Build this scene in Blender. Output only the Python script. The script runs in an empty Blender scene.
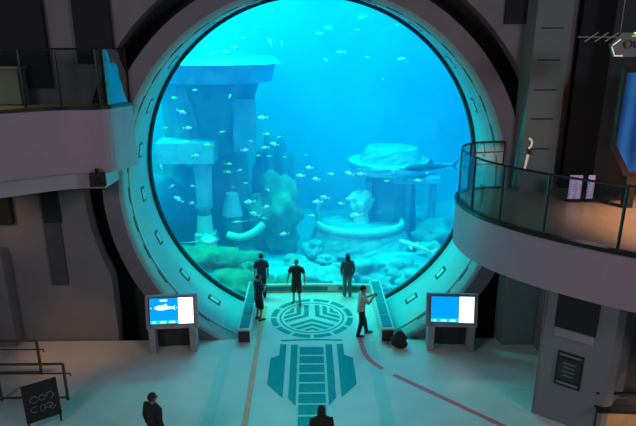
import bpy, bmesh, math, random
from mathutils import Vector, Matrix
C = bpy.context.scene.collection
S = bpy.context.scene
PI = math.pi
def R(d): return math.radians(d)

# ------------------------------------------------------------------ camera, world, lights, exposure
cam = bpy.data.objects.new('camera', bpy.data.cameras.new('camera')); C.objects.link(cam)
cam.location = (0, 0, 9.2); cam.rotation_euler = (PI/2 - .295, 0, -.016)
cam.data.sensor_width = 36; cam.data.lens = 560/636*36; cam.data.clip_end = 200
S.camera = cam
S.view_settings.view_transform = 'Standard'; S.view_settings.look = 'None'
S.view_settings.exposure = 0; S.view_settings.gamma = 1; S.view_settings.use_curve_mapping = False
S.cycles.volume_bounces = 1; S.cycles.max_bounces = 8; S.cycles.diffuse_bounces = 3
S.cycles.transparent_max_bounces = 12; S.cycles.sample_clamp_indirect = 4
S.cycles.caustics_reflective = False; S.cycles.caustics_refractive = False
w = bpy.data.worlds.new('world'); S.world = w; w.use_nodes = True
w.node_tree.nodes['Background'].inputs[0].default_value = (.30, .36, .42, 1)
w.node_tree.nodes['Background'].inputs[1].default_value = .03

def area(name, loc, target, sx, sy, power, color, spread=180):
    d = bpy.data.lights.new(name, 'AREA'); d.shape = 'RECTANGLE'; d.size = sx; d.size_y = sy
    d.energy = power; d.color = color; d.spread = R(spread)
    o = bpy.data.objects.new(name, d); C.objects.link(o); o.location = loc
    o.rotation_euler = (Vector(target)-Vector(loc)).to_track_quat('-Z', 'Y').to_euler()
    return o
def spot(name, loc, target, power, color, size=60, blend=.6, rad=.2):
    d = bpy.data.lights.new(name, 'SPOT'); d.energy = power; d.color = color; d.spot_size = R(size)
    d.spot_blend = blend; d.shadow_soft_size = rad
    o = bpy.data.objects.new(name, d); C.objects.link(o); o.location = loc
    o.rotation_euler = (Vector(target)-Vector(loc)).to_track_quat('-Z', 'Y').to_euler()
    return o
# lamps over the tank water, under the tank roof
TC = (.0, .62, 1.0)
area('tank_lamp_front', (1, 24, 20), (1, 25, 0), 18, 4, 1100, (.0, .62, 1.0))
area('tank_lamp_back', (0, 31, 20.5), (0, 32, 0), 24, 9, 1500, (.0, .45, 1.0))
area('tank_lamp_left', (-8, 23.6, 18), (-6, 27, 2), 7, 3, 7500, (.0, 1.0, .78))
spot('tank_beam_lamp', (-1.1, 27.5, 20.0), (-1.3, 28, -1.5), 9000, (.0, .74, 1.0), 11, 1, .3)
area('tank_lamp_bed', (4, 25.5, 19), (3.5, 27.5, 0), 6, 3, 1800, (.0, .75, 1.0), 70)
# unseen lights added for the window's glow on the hall deck
area('deck_fill', (0, 22.6, 13.6), (0, 13, 0), 9, 1.6, 50, (.0, .92, .86))
for x in (-1, 1):      # unseen lights added in the tank to brighten the tunnel's sides
    spot('tunnel_fill', (x*9, 23.4, 3.2), (-x*5.2, 16.6, 5.6), 3600, (.0, .92, 1.0), 60, .8, .4)
area('deck_edge_fill', (0, 21.3, 13.7), (0, 19.0, 0), 5, .5, 50, (.45, .95, .85), 60)  # unseen, added to brighten the deck beside the glass
for i, x in enumerate((-4.2, 0, 4.2)):
    spot('deck_spot_fill', (x, 33.5, 19.3), (-x*.5, 9.5, 0), 3100, (.0, .96, 1.0), 48, .8, .5)  # unseen, added to carry the tank's glow out across the hall floor
# the hall's dim light: unseen side and floor fills added, then its warm lamps
for x in (-1, 1):
    area('hall_fill_side', (x*13, -2, 12), (-x*6, 15, 5), 4, 3, 400, (.80, .66, .74), 120)
area('hall_fill_floor', (0, 9, 14), (0, 9, 0), 8, 5, 45, (.35, .9, .8))
spot('warm_lamp_doorway', (-9.3, 14.6, 4.8), (-9.0, 16.2, 4.0), 30, (1, .52, .26), 70, 1, .2)
spot('warm_lamp_floor', (-8.8, 13.4, 5.0), (-7.3, 15.6, 0), 260, (1, .45, .20), 44, 1, .3)
spot('warm_lamp_balcony', (9.6, 12.0, 8.6), (9.2, 12.2, 5), 2300, (1, .50, .30), 84, .6, .3)
spot('warm_lamp_desk', (8.6, 9.9, 1.3), (7.8, 11.7, .35), 60, (1, .58, .25), 70, .8, .2)
spot('warm_lamp_left_balcony', (-9.5, 14.6, 9.4), (-8.6, 14.4, 7.5), 110, (1, .72, .3), 120, .9, .2)

# ------------------------------------------------------------------ materials
MATS = {}
ORD = ['leftmost', 'second from left', 'third from left', 'fourth from left', 'fifth from left', 'sixth from left', 'seventh from left', 'eighth from left', 'ninth from left', 'tenth from left']
def place(i, n):
    if i < 10 and i <= n-i: return ORD[i]
    return (['rightmost']+[o.replace('left', 'right') for o in ORD[1:]])[min(9, n-1-i)]
def mat(name, col, rough=.6, metal=0, var=.12, scale=4, bump=0, col2=None, spec=.5, emit=None, es=0):
    if name in MATS: return MATS[name]
    m = bpy.data.materials.new(name); m.use_nodes = True; nt = m.node_tree; b = nt.nodes['Principled BSDF']
    b.inputs['Roughness'].default_value = rough; b.inputs['Metallic'].default_value = metal
    b.inputs['Specular IOR Level'].default_value = spec
    tc = nt.nodes.new('ShaderNodeTexCoord'); n = nt.nodes.new('ShaderNodeTexNoise')
    n.inputs['Scale'].default_value = scale; n.inputs['Detail'].default_value = 4
    nt.links.new(tc.outputs['Object'], n.inputs['Vector'])
    r = nt.nodes.new('ShaderNodeValToRGB'); r.color_ramp.elements[0].position = .3; r.color_ramp.elements[1].position = .7
    c2 = col2 or tuple(min(1, c*(1+var)) for c in col); c1 = col if col2 else tuple(c*(1-var) for c in col)
    r.color_ramp.elements[0].color = (*c1, 1); r.color_ramp.elements[1].color = (*c2, 1)
    nt.links.new(n.outputs['Fac'], r.inputs['Fac']); nt.links.new(r.outputs['Color'], b.inputs['Base Color'])
    if bump:
        bp = nt.nodes.new('ShaderNodeBump'); bp.inputs['Strength'].default_value = bump; bp.inputs['Distance'].default_value = .1
        nt.links.new(n.outputs['Fac'], bp.inputs['Height']); nt.links.new(bp.outputs['Normal'], b.inputs['Normal'])
    if emit:
        b.inputs['Emission Color'].default_value = (*emit, 1); b.inputs['Emission Strength'].default_value = es
    MATS[name] = m; return m
def glass(name, tint=(1, 1, 1), refl=.06, rough=.02):
    m = bpy.data.materials.new(name); m.use_nodes = True; nt = m.node_tree; nt.nodes.clear()
    o = nt.nodes.new('ShaderNodeOutputMaterial'); mx = nt.nodes.new('ShaderNodeMixShader')
    t = nt.nodes.new('ShaderNodeBsdfTransparent'); g = nt.nodes.new('ShaderNodeBsdfGlossy'); f = nt.nodes.new('ShaderNodeFresnel')
    f.inputs['IOR'].default_value = 1.45; t.inputs[0].default_value = (*tint, 1); g.inputs['Roughness'].default_value = rough
    ma = nt.nodes.new('ShaderNodeMath'); ma.operation = 'ADD'; ma.inputs[1].default_value = refl; ma.use_clamp = True
    gm = nt.nodes.new('ShaderNodeNewGeometry'); iv = nt.nodes.new('ShaderNodeMath'); iv.operation = 'SUBTRACT'; iv.inputs[0].default_value = 1
    mu = nt.nodes.new('ShaderNodeMath'); mu.operation = 'MULTIPLY'      # reflect on the outer skin only, no false total reflection inside the sheet
    nt.links.new(gm.outputs['Backfacing'], iv.inputs[1]); nt.links.new(f.outputs[0], ma.inputs[0]); nt.links.new(ma.outputs[0], mu.inputs[0])
    nt.links.new(iv.outputs[0], mu.inputs[1]); nt.links.new(mu.outputs[0], mx.inputs[0])
    nt.links.new(t.outputs[0], mx.inputs[1]); nt.links.new(g.outputs[0], mx.inputs[2]); nt.links.new(mx.outputs[0], o.inputs[0])
    MATS[name] = m; return m
glass('pane', (1, 1, 1), 0); glass('rail_glass', (.82, .88, .88), .10, .03); glass('rail_glass_boosted', (.55, .7, .72), .45, .06)  # end rail panel's reflection raised to brighten its image of the tank
mat('wall', (.19, .195, .205), .65, var=.1, scale=1.2)
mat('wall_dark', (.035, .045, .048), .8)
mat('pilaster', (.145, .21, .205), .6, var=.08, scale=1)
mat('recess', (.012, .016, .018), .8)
mat('bezel', (.17, .16, .19), .55, var=.08, scale=2)
mat('groove', (.012, .016, .02), .7)
mat('tunnel', (.24, .46, .49), .45, var=.05, scale=2)
mat('seal', (.008, .02, .05), .5)
mat('floor', (.60, .62, .58), .38, var=.05, scale=1.5)
mat('deck', (.52, .56, .53), .35, var=.05, scale=2)
mat('teal_paint', (.01, .19, .215), .4, var=.1, scale=6)
mat('teal_light', (.40, .60, .57), .4, var=.05)
mat('orange_paint', (.95, .34, .20), .5)
mat('red_paint', (.85, .12, .15), .5)
mat('fascia', (.35, .28, .345), .55, var=.07, scale=1)
mat('fascia_low', (.36, .34, .37), .55, var=.07, scale=1)
mat('balcony_floor', (.34, .25, .19), .3)
mat('metal_dark', (.03, .035, .035), .35, .6)
mat('metal_rail', (.10, .11, .10), .3, .7)
mat('black', (.012, .012, .014), .6)
mat('kiosk', (.30, .30, .31), .5)
mat('kiosk_dark', (.03, .03, .035), .6)
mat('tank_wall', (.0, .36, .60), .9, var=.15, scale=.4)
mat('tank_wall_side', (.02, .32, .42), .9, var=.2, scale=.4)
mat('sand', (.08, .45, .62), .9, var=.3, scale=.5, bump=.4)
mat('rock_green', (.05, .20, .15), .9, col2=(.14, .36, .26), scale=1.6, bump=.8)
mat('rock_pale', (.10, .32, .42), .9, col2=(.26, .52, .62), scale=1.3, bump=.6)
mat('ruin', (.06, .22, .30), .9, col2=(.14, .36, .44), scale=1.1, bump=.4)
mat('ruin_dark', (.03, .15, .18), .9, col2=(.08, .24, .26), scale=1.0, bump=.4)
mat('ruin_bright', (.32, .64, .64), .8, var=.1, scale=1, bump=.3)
mat('fish_pale', (.85, .95, .9), .35); mat('fish_green', (.45, .85, .25), .4); mat('fish_dark', (.06, .22, .25), .5)
mat('shark', (.015, .04, .05), .6); mat('ray', (.6, .9, .85), .6)

# ------------------------------------------------------------------ mesh helpers
def link(name, bm, m, parent=None, smooth=False):
    me = bpy.data.meshes.new(name); bmesh.ops.recalc_face_normals(bm, faces=bm.faces[:]); bm.to_mesh(me); bm.free()
    for x in (m if isinstance(m, (list, tuple)) else [m]): me.materials.append(MATS[x])
    if smooth:
        for p in me.polygons: p.use_smooth = True
    o = bpy.data.objects.new(name, me); C.objects.link(o)
    if parent: o.parent = parent
    return o
def tag(o, label=None, cat=None, group=None, kind=None):
    if label: o['label'] = label
    if cat: o['category'] = cat
    if group: o['group'] = group
    if kind: o['kind'] = kind
    return o
def empty(name, loc, rz, label, cat, group=None):
    o = bpy.data.objects.new(name, None); C.objects.link(o); o.location = loc; o.rotation_euler = (0, 0, rz)
    o.empty_display_size = .2
    return tag(o, label, cat, group)
def struct(name, bm, m, smooth=False): return tag(link(name, bm, m, smooth=smooth), kind='structure')
def box(bm, c, s, bev=0, rz=0, mi=0, M=None):
    r = bmesh.ops.create_cube(bm, size=1); vs = r['verts']
    bmesh.ops.scale(bm, vec=s, verts=vs)
    if bev:
        es = list({e for v in vs for e in v.link_edges})
        r2 = bmesh.ops.bevel(bm, geom=es, offset=bev, segments=2, affect='EDGES', profile=.7)
        vs = list({v for f in r2['faces'] for v in f.verts} | {v for v in vs if v.is_valid})
    X = Matrix.Translation(c) @ Matrix.Rotation(rz, 4, 'Z')
    if M: X = M @ X
    bmesh.ops.transform(bm, matrix=X, verts=vs)
    if mi:
        for f in {f for v in vs for f in v.link_faces}: f.material_index = mi
def B(): return bmesh.new()
def tube(bm, pts, rad, seg=8, closed=False, cap=True, ref=None, mi=0):
    pts = [Vector(p) for p in pts]; n = len(pts)
    if not isinstance(rad, list): rad = [rad]*n
    rings = []; pu = None
    for i, p in enumerate(pts):
        a = pts[(i-1) % n] if (i > 0 or closed) else p; b = pts[(i+1) % n] if (i < n-1 or closed) else p
        t = (b-a).normalized()
        if ref is not None: u = Vector(ref)
        elif pu is not None: u = pu
        else: u = Vector((1, 0, 0)) if abs(t.x) < .8 else Vector((0, 1, 0))
        u = (u - t*u.dot(t)).normalized(); v = t.cross(u); pu = u
        ra, rb = rad[i] if isinstance(rad[i], (tuple, list)) else (rad[i], rad[i])
        rings.append([bm.verts.new(p + u*ra*math.cos(2*PI*k/seg) + v*rb*math.sin(2*PI*k/seg)) for k in range(seg)])
    for i in range(n if closed else n-1):
        A, D = rings[i], rings[(i+1) % n]
        for k in range(seg):
            f = bm.faces.new((A[k], A[(k+1) % seg], D[(k+1) % seg], D[k])); f.material_index = mi
    if cap and not closed:
        for q in (rings[0], rings[-1]):
            f = bm.faces.new(q); f.material_index = mi
def prism(bm, poly, z0, z1, mi=0):
    a = [bm.verts.new((x, y, z0)) for x, y in poly]; b = [bm.verts.new((x, y, z1)) for x, y in poly]; n = len(poly)
    for f in [bm.faces.new(a), bm.faces.new(b)] + [bm.faces.new((a[i], a[(i+1) % n], b[(i+1) % n], b[i])) for i in range(n)]: f.material_index = mi
def profile_ring(bm, cx, prof, seg=128, a0=0, a1=2*PI):
    # prof: closed list of (radius, y, centre z); revolved about the y axis
    full = abs(a1-a0-2*PI) < 1e-6; rings = []
    for k in range(seg if full else seg+1):
        t = a0+(a1-a0)*k/seg
        rings.append([bm.verts.new((cx+r*math.cos(t), y, z+r*math.sin(t))) for r, y, z in prof])
    n = len(prof); m = len(rings)
    for k in range(m if full else m-1):
        A, D = rings[k], rings[(k+1) % m]
        for i in range(n): bm.faces.new((A[i], A[(i+1) % n], D[(i+1) % n], D[i]))
    if not full: bm.faces.new(rings[0]); bm.faces.new(rings[-1])
def smooth_curve(pts, n=6):
    out = []; P = [Vector((*p, 0)) if len(p) == 2 else Vector(p) for p in pts]
    for i in range(len(P)-1):
        p0, p1, p2, p3 = P[max(i-1, 0)], P[i], P[i+1], P[min(i+2, len(P)-1)]
        for k in range(n):
            t = k/n; out.append(.5*((2*p1)+(p2-p0)*t+(2*p0-5*p1+4*p2-p3)*t*t+(3*p1-p0-3*p2+p3)*t**3))
    out.append(P[-1]); return out
def offset(curve, d):
    o = []
    for i, p in enumerate(curve):
        t = (curve[min(i+1, len(curve)-1)]-curve[max(i-1, 0)]).normalized(); o.append(p+Vector((-t.y, t.x, 0))*d)
    return o
def strip_solid(bm, a, b, z0, z1):
    # solid between two plan curves
    n = len(a); q = [[bm.verts.new((p.x, p.y, z)) for p in s for z in (z0, z1)] for s in (a, b)]
    for i in range(n-1):
        j = 2*i
        for f in ((q[0][j], q[0][j+2], q[0][j+3], q[0][j+1]), (q[1][j], q[1][j+1], q[1][j+3], q[1][j+2]),
                  (q[0][j+1], q[0][j+3], q[1][j+3], q[1][j+1]), (q[0][j], q[1][j], q[1][j+2], q[0][j+2])): bm.faces.new(f)
    for j in (0, 2*n-2): bm.faces.new((q[0][j], q[0][j+1], q[1][j+1], q[1][j]))

# ------------------------------------------------------------------ the window, its tunnel and the walls
CX, ZF, ZB, YF, YB, RF, RB = .12, 4.90, 4.83, 16.3, 20.2, 5.64, 5.98
bm = B(); profile_ring(bm, CX, [(RF, YF-.02, ZF), (RF+.14, YF-.10, ZF), (RF+.5, YF+.05, ZF), (RF+.5, YB, ZB), (RB, YB, ZB), (RB-.04, YB-.5, ZB)], 160)
tn = struct('trim_1', bm, 'tunnel', True)
bm = B(); profile_ring(bm, CX, [(RF+.14, YF-.12, ZF), (RF+.62, YF-.12, ZF), (RF+.62, YF+1.0, ZF), (RF+.14, YF+1.0, ZF)], 160)
struct('trim_2', bm, 'bezel')
bm = B(); profile_ring(bm, CX, [(RB-.02, YB-.22, ZB), (RB-.13, YB-.16, ZB), (RB-.13, YB-.02, ZB), (RB-.02, YB-.02, ZB)], 160)
struct('trim_3', bm, 'seal', True)
bm = B(); profile_ring(bm, CX, [(RF+.27, YF+.55, ZF+.0), (RF+.005, YF+.55, ZF), (RF+.005, YF+.60, ZF), (RF+.27, YF+.60, ZF)], 160)
struct('trim_4', bm, 'teal_light')
bm = B(); bmesh.ops.create_circle(bm, cap_ends=True, segments=160, radius=RB-.02, matrix=Matrix.Translation((CX, YB-.06, ZB)) @ Matrix.Rotation(PI/2, 4, 'X'))
r = bmesh.ops.extrude_face_region(bm, geom=bm.faces[:]); bmesh.ops.translate(bm, vec=(0, .05, 0), verts=[v for v in r['geom'] if isinstance(v, bmesh.types.BMVert)])
struct('window_1', bm, 'pane')

def wall_with_hole(name, y, t, holef, x0, x1, z0, z1, m, cz):
    bm = B(); N = 192; rings = []
    for k in range(N):
        a = 2*PI*k/N+.0001; c, s = math.cos(a), math.sin(a); h = holef(a)
        o = min((x1-CX)/c if c > 1e-9 else 1e9, (x0-CX)/c if c < -1e-9 else 1e9, (z1-cz)/s if s > 1e-9 else 1e9, (z0-cz)/s if s < -1e-9 else 1e9)
        rings.append([bm.verts.new((CX+rr*c, yy, cz+rr*s)) for rr, yy in ((h, y), (o, y), (o, y+t), (h, y+t))])
    for k in range(N):
        A, D = rings[k], rings[(k+1) % N]
        for i in range(4): bm.faces.new((A[i], A[(i+1) % 4], D[(i+1) % 4], D[i]))
    return struct(name, bm, m)
def hole(a):
    c, s = abs(math.cos(a)), math.sin(a)
    r = 6.86
    if s < 0:
        r = max(r, min(6.32/max(c, 1e-6), 12.0/max(-s, 1e-6)))
        r = min(r, 9.2)
    return r
wall_with_hole('wall_front', YF, .5, hole, -15, 15, -5, 16, 'wall', ZF)
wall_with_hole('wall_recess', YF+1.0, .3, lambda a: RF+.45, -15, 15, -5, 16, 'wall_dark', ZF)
wall_with_hole('wall_tank_front', YB+.02, .3, lambda a: RB-.0, -15.2, 15.2, -4, 22.3, 'tank_wall', ZB)
bm = B(); box(bm, (-15.3, 8, 5.5), (.5, 17, 21)); struct('wall_left', bm, 'wall')
bm = B(); box(bm, (15.3, 8, 5.5), (.5, 17, 21)); struct('wall_right', bm, 'wall')
# floor with the deck running into the tunnel
bm = B(); box(bm, (0, 6.9, -.15), (31, 18.6, .3)); struct('floor', bm, 'floor')
bm = B(); box(bm, (.2, 18.15, -.5), (5.1, 3.9, 1.0)); struct('floor_deck', bm, 'deck')
arc = [Vector((x, 19.98-.02*x*x, 0)) for x in [(-1.9+.2*i) for i in range(22)]]
bm = B(); strip_solid(bm, arc, offset(arc, -.16), -.02, .30); kb = struct('trim_5', bm, 'deck')
bm = B()
for a, b in ((1, 7), (8, 14), (15, 21)): strip_solid(bm, offset(arc[a:b], -.16), offset(arc[a:b], -.175), .06, .22)
struct('trim_6', bm, 'teal_paint')
# tank shell
bm = B(); box(bm, (0, 38.2, 9.5), (31, .4, 28)); struct('wall_tank_back', bm, 'tank_wall')
bm = B(); box(bm, (-15.4, 29.2, 9.5), (.4, 18, 28)); struct('wall_tank_left', bm, 'tank_wall_side')
bm = B(); box(bm, (15.4, 29.2, 9.5), (.4, 18, 28)); struct('wall_tank_right', bm, 'tank_wall_side')
bm = B(); box(bm, (0, 29.2, 22.2), (31, 18, .3)); struct('ceiling_tank', bm, 'tank_wall')
bm = B(); bmesh.ops.create_grid(bm, x_segments=60, y_segments=36, size=1, matrix=Matrix.Translation((0, 29.3, -1.7)) @ Matrix.Diagonal((15.1, 8.8, 1, 1)))
random.seed(3)
for v in bm.verts: v.co.z += .25*math.sin(v.co.x*.9+v.co.y*.6)+.2*math.sin(v.co.y*1.3-v.co.x*.4)+random.uniform(-.05, .05)
struct('floor_tank', bm, 'sand', True)
# water volume
m = bpy.data.materials.new('water'); m.use_nodes = True; nt = m.node_tree; nt.nodes.clear(); o = nt.nodes.new('ShaderNodeOutputMaterial')
vs = nt.nodes.new('ShaderNodeVolumeScatter'); vs.inputs['Color'].default_value = (.0, .31, 1, 1); vs.inputs['Density'].default_value = .064; vs.inputs['Anisotropy'].default_value = -.35
va = nt.nodes.new('ShaderNodeVolumeAbsorption'); va.inputs['Color'].default_value = (.0, .55, 1, 1); va.inputs['Density'].default_value = .025
ad = nt.nodes.new('ShaderNodeAddShader'); nt.links.new(vs.outputs[0], ad.inputs[0]); nt.links.new(va.outputs[0], ad.inputs[1]); nt.links.new(ad.outputs[0], o.inputs['Volume'])
MATS['water'] = m
bm = B(); box(bm, (0, 29.2, 5.8), (29.9, 17.2, 16.1))
tag(link('aquarium_water', bm, 'water'), 'clear blue water filling the giant round aquarium', 'water', kind='stuff')

# pilasters and wall relief
bm = B()
prism(bm, [(6.1, 15.75), (7.08, 15.75), (7.2, 16.32), (6.0, 16.32)], 0, 15.5)
for z in (6.3, 7.15, 7.95, 8.75, 9.58, 10.4): box(bm, (6.55, 15.745, z), (.62, .03, .03), mi=1)
p = struct('wall_pilaster', bm, ['pilaster', 'recess'])
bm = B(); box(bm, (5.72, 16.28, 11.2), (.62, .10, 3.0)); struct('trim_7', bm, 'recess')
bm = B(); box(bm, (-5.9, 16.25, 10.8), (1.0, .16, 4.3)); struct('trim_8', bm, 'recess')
bm = B(); box(bm, (-7.80, 16.28, 3.25), (.50, .1, 2.6), .02); struct('trim_9', bm, mat('strip', (.06, .07, .075), .6).name)
bm = B(); box(bm, (-7.75, 16.26, 4.75), (.5, .12, 1.5), .02); struct('trim_10', bm, 'recess')
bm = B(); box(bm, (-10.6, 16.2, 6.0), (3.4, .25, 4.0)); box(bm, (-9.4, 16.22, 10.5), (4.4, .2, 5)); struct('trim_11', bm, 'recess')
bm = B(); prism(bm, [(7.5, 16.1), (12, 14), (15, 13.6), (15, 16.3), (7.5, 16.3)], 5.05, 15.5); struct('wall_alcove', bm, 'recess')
bm = B(); prism(bm, [(8.0, 15.3), (8.55, 15.0), (9.0, 15.4), (8.6, 15.9)], 5.05, 15.0); struct('wall_pier', bm, 'wall_dark')
bm = B(); box(bm, (-9.55, 16.1, 1.6), (.55, .45, 3.2), .03); struct('wall_jamb', bm, 'wall')
bm = B(); prism(bm, [(7.1, 16.3), (7.1, 13.3), (8.4, 12.4), (15, 12.4), (15, 16.3)], 0, 3.9); struct('wall_under_balcony', bm, 'wall')

# lights set in the tunnel lining: outlined plates, and thin slots near the front edge
def on_tunnel(a, y, lift=0):
    f = (y-YF)/(YB-YF); r = RF+(RB-RF)*f-lift; z = ZF+(ZB-ZF)*f
    return Vector((CX+r*math.cos(a), y, z+r*math.sin(a)))
angs = [R(d) for d in (-52, -38, -22, -6, 9, 24, 40, 56, 72, 90, 108, 124, 140, 156, 171, 186, 202, 218, 232)]
UP = ['lowest', 'second', 'third', 'fourth', 'fifth', 'sixth', 'seventh', 'eighth', 'ninth', 'tenth', 'eleventh', 'twelfth', 'thirteenth', 'fourteenth', 'fifteenth']
proto = None
places = {-52: 'lowest on the right side', -38: 'second up on the right side', 232: 'lowest on the left side', 218: 'second up on the left side'}
for a in angs:
    p = on_tunnel(a, 18.6, .012)
    X = Matrix.Translation(p) @ Matrix(((-math.sin(a), 0, math.cos(a)), (0, 1, 0), (math.cos(a), 0, math.sin(a)))).to_4x4()
    if proto is None:
        r = bpy.data.objects.new('recessed_light', None); C.objects.link(r); r.empty_display_size = .1
        bm = B(); box(bm, (0, 0, 0), (.50, .34, .03), .006); fr = link('frame', bm, 'metal_dark', r)
        bm = B(); box(bm, (0, 0, -.018), (.36, .22, .012)); ln = link('lens', bm, 'teal_light', r)
        proto = r; kids = [fr, ln]
    else:
        r = proto.copy(); C.objects.link(r)
        for k in kids: c = k.copy(); C.objects.link(c); c.parent = r
    r.matrix_world = X
    d = round(math.degrees(a))
    side = 'right' if d < 90 else 'left'; k_ = angs.index(a); k_ = k_ if side == 'right' else len(angs)-1-k_
    tag(r, 'framed plate light at the very top of the round window lining' if d == 90 else f'framed plate light in the round window lining, {UP[k_]} up the {side} side', 'light', 'plate lights around the round window')
first = None
for i in range(30):
    a = R(-50+280*i/29)
    if first is None:
        bm = B(); tube(bm, [on_tunnel(a+da, 16.75, .004) for da in (-.045, -.02, .0, .02, .045)], .02, 6)
        first = link('edge_slot', bm, 'seal')
        for v in first.data.vertices: pass
        a_first = a; s = first
    else:
        s = first.copy(); C.objects.link(s)
        Z = ZF+(ZB-ZF)*(.45/3.9); c = Vector((CX, 0, Z))
        s.matrix_world = Matrix.Translation(c) @ Matrix.Rotation(-(a-a_first), 4, 'Y') @ Matrix.Translation(-c)
    tag(s, f'thin dark slot at the front edge of the window lining, {UP[i if i < 15 else 29-i]} up the {"right" if i < 15 else "left"} side', 'slot', 'slots around the front of the round window')

# ------------------------------------------------------------------ floor graphics
FZ = .004
def flat(bm, poly, z=FZ, mi=0):
    prism(bm, poly, z-.003, z, mi)
em = empty('floor_emblem', (.07, 17.72, 0), 0, 'large round teal emblem painted on the deck before the window', 'floor emblem')
def arcpoly(r0, r1, a0, a1, n=14):
    return [(r0*math.cos(a0+(a1-a0)*i/n), r0*math.sin(a0+(a1-a0)*i/n)) for i in range(n+1)]+[(r1*math.cos(a1-(a1-a0)*i/n), r1*math.sin(a1-(a1-a0)*i/n)) for i in range(n+1)]
RE = 1.44
for i in range(12):
    bm = B(); flat(bm, arcpoly(RE*.86, RE, R(30*i+2.5), R(30*i+27.5), 8)); link('ring_segment', bm, 'teal_paint', em)
bm = B()
for i in range(48): flat(bm, arcpoly(RE*.74, RE*.785, R(7.5*i), R(7.5*i+7.5), 1))
bmesh.ops.remove_doubles(bm, verts=bm.verts[:], dist=1e-4); link('inner_ring', bm, 'teal_paint', em)
def vbar(dirang, d0, d1, rmax):
    # nested V whose arms run parallel to the sector borders
    out = []
    D = Vector((math.cos(dirang), math.sin(dirang)))
    for sgn in (1, -1):
        L = Vector((math.cos(dirang+sgn*R(60)), math.sin(dirang+sgn*R(60))))
        def end(d):
            p = D*d; b = p.dot(L); return p+L*(-b+math.sqrt(b*b-(p.dot(p)-rmax*rmax)))
        out.append([tuple(D*d0), tuple(end(d0)), tuple(end(d1)), tuple(D*d1)])
    return out
for k in range(3):
    for d0, d1 in ((.13, .32), (.44, .63), (.74, .90)):
        bm = B()
        for q in vbar(R(-90+120*k), d0, d1, RE*.68):
            flat(bm, q)
        link('chevron', bm, 'teal_paint', em)
lad = empty('floor_ladder_graphic', (.05, 15.9, 0), 0, 'teal ladder pattern painted on the floor below the round emblem', 'floor graphic')
bm = B(); flat(bm, [(-.34, -.16), (-.40, -.22), (-.40, -6.5), (.40, -6.5), (.40, -.22), (.34, -.16)]); link('ladder_field', bm, 'teal_paint', lad)
def fl(poly, name, m, z=.008):
    bm = B(); flat(bm, poly, z); return link(name, bm, m, lad)
for s in (-1, 1):
    fl([(s*.37, -.2), (s*.415, -.2), (s*.415, -6.5), (s*.37, -6.5)], 'ladder_rail', 'teal_light')
    fl([(s*.44, -.05), (s*.65, -.05), (s*.65, -2.85), (s*.44, -3.2)], 'side_bar', 'teal_paint')
    fl([(s*.80, -.02), (s*1.0, -.02), (s*1.0, -.68), (s*1.26, -.84), (s*1.26, -2.22), (s*.80, -2.85)], 'wing', 'teal_paint')
fl([(-.37, -.155), (.37, -.155), (.37, -.20), (-.37, -.20)], 'rung', 'teal_light')
for i in range(12): y = -.66-.485*i; fl([(-.37, y), (.37, y), (.37, y-.07), (-.37, y-.07)], 'rung', 'teal_light')
bm = B(); ya = [Vector((x*.1, .30-.05*(x*.1)**2, 0)) for x in range(-10, 11)]; strip_solid(bm, ya, offset(ya, -.09), .001, FZ); link('top_bar', bm, 'teal_paint', lad)
def ribbon(name, pts, wd, m, label, cat, z=.009, n=5):
    if 'stripe' in name: z = .014
    c = smooth_curve(pts, n); bm = B(); strip_solid(bm, offset(c, wd/2), offset(c, -wd/2), z-.003, z)
    return tag(link(name, bm, m), label, cat)
ribbon('floor_stripe', [(-1.62, 18.6), (-1.66, 16.4), (-1.66, 13), (-1.66, 8)], .15, 'orange_paint', 'straight orange-brown stripe along the left of the floor pattern', 'floor stripe')
ribbon('floor_stripe', [(1.62, 16.2), (1.68, 15.4), (1.82, 14.9), (2.12, 14.42)], .15, 'red_paint', 'short curved dull red stripe by the feet of the man filming', 'floor stripe')
ribbon('floor_stripe', [(2.42, 14.12), (3.5, 13.1), (4.8, 11.85), (7, 9.7)], .12, 'red_paint', 'long diagonal dark red stripe running across the floor to the right', 'floor stripe')
ribbon('floor_band', [(1.9, 16.0), (1.95, 14), (2.0, 8)], .34, 'teal_light', 'pale teal band on the floor right of the ladder pattern', 'floor band')
ribbon('floor_band', [(-2.6, 15.7), (-2.6, 14), (-2.6, 8)], .30, 'teal_light', 'pale teal band on the floor left of the orange stripe', 'floor band')
bm = B()
for i in range(36): flat(bm, [(5.82+x, 12.85+y) for x, y in arcpoly(.50, .55, R(10*i), R(10*i+10), 1)])
tag(link('floor_ring', bm, 'teal_light'), 'thin painted ring line on the floor around the grey column', 'floor ring')

# ------------------------------------------------------------------ benches
def bench(x0, x1, label):
    t = empty('bench', ((x0+x1)/2, 17.9, 0), 0, label, 'bench', 'benches flanking the deck'); W = x1-x0
    bm = B(); box(bm, (0, 0, .20), (W-.04, 3.7, .40), .01); link('body', bm, 'kiosk_dark' if 0 else 'deck', t)
    bm = B(); box(bm, (0, -1.87, .20), (W-.06, .06, .36), .01); link('end_panel', bm, 'kiosk_dark', t)
    bm = B(); box(bm, (0, 0, .43), (W, 3.76, .06), .015); link('top_frame', bm, 'deck', t)
    for i in range(4):
        bm = B(); box(bm, (0, -1.36+.91*i, .465), (W-.12, .84, .03), .01); link('seat_panel', bm, 'teal_paint', t)
bench(-2.32, -1.90, 'low teal-topped bench on the left edge of the deck, beside the man in dark shorts')
bench(2.28, 2.70, 'low teal-topped bench on the right edge of the deck, beside the man filming')

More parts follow.
